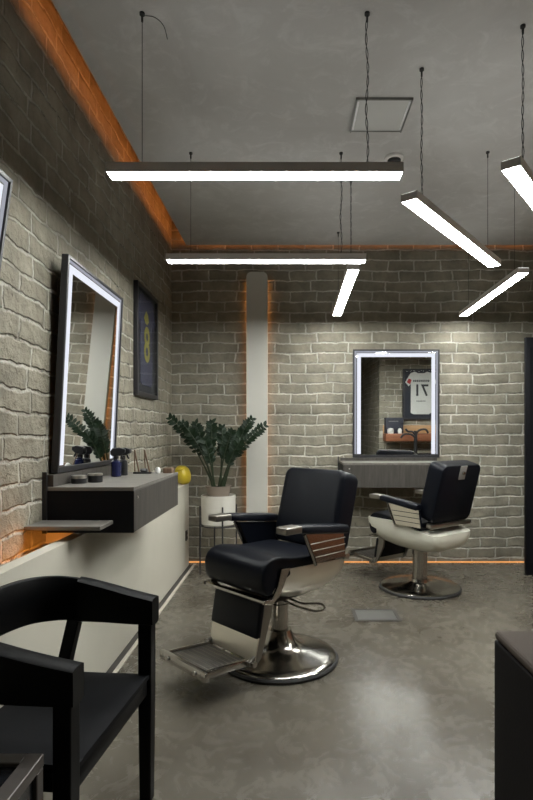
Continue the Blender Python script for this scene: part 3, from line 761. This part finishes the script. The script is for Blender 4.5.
    B((-.105, -.26, -.035), (-.055, .26, .0), .006, 2, rot).build('back_hinge', M['steel'], t)
    # arms
    for s in (-1, 1):
        pad = MB()
        rings = []
        for x, w, h0, h1 in ((.150, .036, .784, .819), (.140, .040, .780, .823), (.05, .042, .770, .816), (-.12, .042, .750, .798), (-.225, .040, .738, .786), (-.235, .034, .742, .780)):
            yc = s * .292
            rings.append([(x, yc - w, z(h0 + .008)), (x, yc - w, z(h1 - .010)), (x, yc - w * .75, z(h1)), (x, yc + w * .75, z(h1)), (x, yc + w, z(h1 - .010)), (x, yc + w, z(h0 + .008)), (x, yc + w * .75, z(h0)), (x, yc - w * .75, z(h0))])
        a = pad.loft(rings).build('armrest', M['leather'], t, angle=50)
        B((.1505, s * .292 - .041, z(.788)), (.268, s * .292 + .041, z(.826)), .008, 3).build('arm_cap', M['arm_steel'], a)
        pr3 = [(-.245, .600), (.005, .600), (.090, .768), (-.225, .735)]
        MB().prism([(a_, z(b_)) for a_, b_ in pr3], lambda a_, b_: (a_, s * .262, b_), lambda a_, b_: (a_, s * .286, b_)).build('arm_panel', M['leather'], t, smooth=False, bevel=.004)
        # outer polished plate with horizontal ribs
        pl = MB().prism([(a_, z(b_)) for a_, b_ in pr3], lambda a_, b_: (a_, s * .2862, b_), lambda a_, b_: (a_, s * .292, b_))
        pl.build('outer_plate', panel_mat, t, smooth=False)
        rb = MB()
        for q in range(3):
            zz = .634 + q * .038; xf = .005 + (zz - .6) / .176 * .09 - .012; xr = -.24
            rb.tube([(xr, s * .292, z(zz)), (xf, s * .292, z(zz))], .0028, 6)
        rb.build('plate_ribs', M['rubber'] if panel_mat is not M['chrome'] else M['steel'], t)
        MB().tube([(.010, s * .294, z(.592)), (.098, s * .294, z(.768))], .009, 8).build('arm_strut', M['chrome'], t)
    # footrest arms, calf pad and step
    for s in (-1, 1):
        pr4 = [(.225, .440), (.292, .446), (.296, .38), (.352, .170), (.395, .150), (.395, .128), (.345, .122), (.310, .150), (.240, .36)]
        MB().prism([(a_, z(b_) if b_ > .2 else b_ + fo) for a_, b_ in pr4], lambda a_, b_: (a_, s * .172, b_), lambda a_, b_: (a_, s * .194, b_)).build('footrest_arm', M['arm_steel'], t, smooth=False, bevel=.004)
        MB().tube([(.372, s * .186, .140 + fo), (.372, s * .212, .140 + fo)], .016, 14).build('pivot', M['chrome'], t)
    rotp = Matrix.Translation((.318, 0, z(.335))) @ Matrix.Rotation(math.radians(-10), 4, 'Y')
    B((-.018, -.196, -.085), (.018, .196, .098), .012, 3, rotp).build('calf_pad', M['leather'], t)
    rotq = Matrix.Translation((.318, 0, z(.335))) @ Matrix.Rotation(math.radians(-13), 4, 'Y')
    B((-.012, -.194, -.198 + fo - dz), (-.002, .194, -.07), .002, 1, rotq).build('leg_plate', M['shell_chrome'], t)
    rotf = Matrix.Translation((.385, 0, .142 + fo)) @ Matrix.Rotation(math.radians(-4), 4, 'Y')
    fr_ = B((.0, -.155, -.006), (.265, .155, .006), .003, 2, rotf).build('footrest', M['foot_steel'], t)
    tr = MB()
    for q in range(7):
        tr.box((.03 + q * .031, -.135, .006), (.036 + q * .031, .135, .0075), mtx=rotf)
    tr.build('tread', M['steel'], fr_, smooth=False)
    for s in (-1, 1):
        B((-.005, s * .165 - .011, -.018), (.285, s * .165 + .011, .018), .006, 2, rotf).build('side_rail', M['chrome'], fr_)
    B((.254, -.20, -.023), (.285, .20, .023), .007, 2, rotf).build('front_bar', M['chrome'], fr_)
    for s in (-1, 1):
        MB().tube([rotf @ Vector((.2855, s * .12, 0)), rotf @ Vector((.293, s * .12, 0))], .011, 14).build('bolt', M['tin'], fr_)
    # pump lever: a bent wire loop
    s = lever_side
    MB().tube(catmull([(-.01, s * .045, z(.362)), (-.02, s * .15, z(.350)), (-.05, s * .20, z(.352)), (-.085, s * .25, z(.352)), (-.06, s * .292, z(.340)), (-.02, s * .27, z(.332)), (.01, s * .16, z(.338)), (.02, s * .045, z(.352))], 4), .0065, 8).build('lever', M['chrome'], t)
    return t

yawA = math.atan2(-.70, -.71)
barber_chair('black leather barber chair in the middle of the room, footrest towards the armchair', (-.06, 3.09, 0), yawA, M['shell_chrome'], M['chrome'], 1)
yawB = math.atan2(.80, -.60)
barber_chair('black barber chair with cream seat shell seen from behind, facing the back mirror', (1.096, 4.50, 0), yawB, M['cream'], M['shell_chrome'], -1, -.032, flat=True)

# ------------------------------------------------------------------ plant on stand
pl = thing('potted_plant', 'tall dark green leafy plant in a taupe pot in the back left corner', 'plant', (-.675, 5.03, .70))
MB().lathe([(0, 0), (.095, 0), (.118, .10), (.124, .112), (.112, .112), (.104, .098), (0, .098)], 40).build('pot', M['pot'], pl)
MB().lathe([(0, .0985), (.103, .0985), (.05, .104), (0, .106)], 30).build('soil', M['soil'], pl)
base = Vector((-.675, 5.03, .70))
stems = [((171, 419), 5.00, .085), ((183, 424), 4.93, .07), ((196, 424), 5.12, .05), ((212, 423), 4.97, .02), ((222, 428), 5.10, .0), ((232, 432), 4.90, .02),
         ((243, 430), 5.08, .03), ((251, 420), 5.02, .05), ((264, 426), 4.88, .07), ((205, 440), 4.88, .03), ((240, 442), 4.86, .02)]
for (px, py), Y, out in stems:
    tip = at(px, py, Y) - base
    hz = Vector((tip.x, tip.y, 0)); d = hz.normalized() if hz.length > .01 else Vector((1, 0, 0))
    b0 = d * random.uniform(.02, .05) + Vector((random.uniform(-.02, .02), random.uniform(-.02, .02), .095))
    ctl = b0 + hz * .42 + Vector((0, 0, (tip.z - b0.z) * .72))
    pts_ = bez(b0, ctl, tip, 16)
    st_ = MB().tube(pts_, [.0095 - .0065 * i / 15 for i in range(16)], 7).build('stem', M['stem'], pl)
    lf = MB()
    nl = 12
    for q in range(nl):
        u = .42 + .58 * q / (nl - 1)
        fi = u * 15; i = min(int(fi), 14); p = pts_[i].lerp(pts_[i + 1], fi - i)
        tn = (pts_[i + 1] - pts_[i]).normalized()
        vv = Vector((0, -1, 0.25)).normalized()
        side = tn.cross(vv).normalized()
        for s in (-1, 1):
            tw = random.uniform(-.5, .5)
            dr = (side * s * .8 + tn * (.55 + .5 * (q == nl - 1)) + vv * tw).normalized()
            ln = (.078 - .022 * abs(u - .7) / .3) * random.uniform(.85, 1.15); wd = ln * .28
            ac = dr.cross(vv + tn * random.uniform(-.3, .3)).normalized(); nm_ = ac.cross(dr).normalized()
            prof = ((0, .08), (.2, .75), (.45, 1.0), (.72, .72), (1.0, .03))
            A = [];  Cn = []; Bv = []
            for tt, ww in prof:
                c0 = p + dr * ln * tt - nm_ * .010 * tt * tt
                A.append(lf.bm.verts.new(c0 + ac * wd * ww + nm_ * wd * .3 * ww)); Cn.append(lf.bm.verts.new(c0)); Bv.append(lf.bm.verts.new(c0 - ac * wd * ww + nm_ * wd * .3 * ww))
            for k in range(4):
                lf.bm.faces.new((A[k], A[k + 1], Cn[k + 1], Cn[k])); lf.bm.faces.new((Cn[k], Cn[k + 1], Bv[k + 1], Bv[k]))
    lf.build('leaves', M['leaf'], st_, angle=70)

ps = thing('plant_stand', 'white planter on slim dark metal legs holding the potted plant', 'plant stand', (-.675, 5.03, 0))
MB().lathe([(0, .45), (.148, .45), (.158, .46), (.162, .725), (.152, .725), (.149, .70), (0, .699)], 48).build('planter', M['planter'], ps)
for k in range(4):
    a = math.radians(-70 + 90 * k)
    MB().tube([(.174 * math.cos(a), .174 * math.sin(a), 0), (.174 * math.cos(a), .174 * math.sin(a), .63)], .0075, 8).build('leg', M['black_frame'], ps)
MB().tube([(.170 * math.cos(2 * PI * k / 36), .170 * math.sin(2 * PI * k / 36), .444) for k in range(36)], .006, 8, True).build('ring', M['black_frame'], ps)
MB().tube([(.17 * math.cos(math.radians(-70)), .17 * math.sin(math.radians(-70)), .444), (-.17 * math.cos(math.radians(-70)), -.17 * math.sin(math.radians(-70)), .444)], .006, 8).tube([(.17 * math.cos(math.radians(20)), .17 * math.sin(math.radians(20)), .444), (-.17 * math.cos(math.radians(20)), -.17 * math.sin(math.radians(20)), .444)], .006, 8).build('cross_bar', M['black_frame'], ps)

# ------------------------------------------------------------------ world and view
w = bpy.data.worlds.new('world'); sc.world = w; w.use_nodes = True
w.node_tree.nodes['Background'].inputs[0].default_value = (.02, .02, .022, 1)
sc.view_settings.view_transform = 'Standard'; sc.view_settings.look = 'None'
sc.view_settings.exposure = 0.0; sc.view_settings.gamma = 1.0; sc.view_settings.use_curve_mapping = False
cy = sc.cycles
cy.use_denoising = True; cy.max_bounces = 10; cy.diffuse_bounces = 6; cy.glossy_bounces = 5; cy.transparent_max_bounces = 8
cy.sample_clamp_indirect = 8.0; cy.caustics_reflective = False; cy.caustics_refractive = False
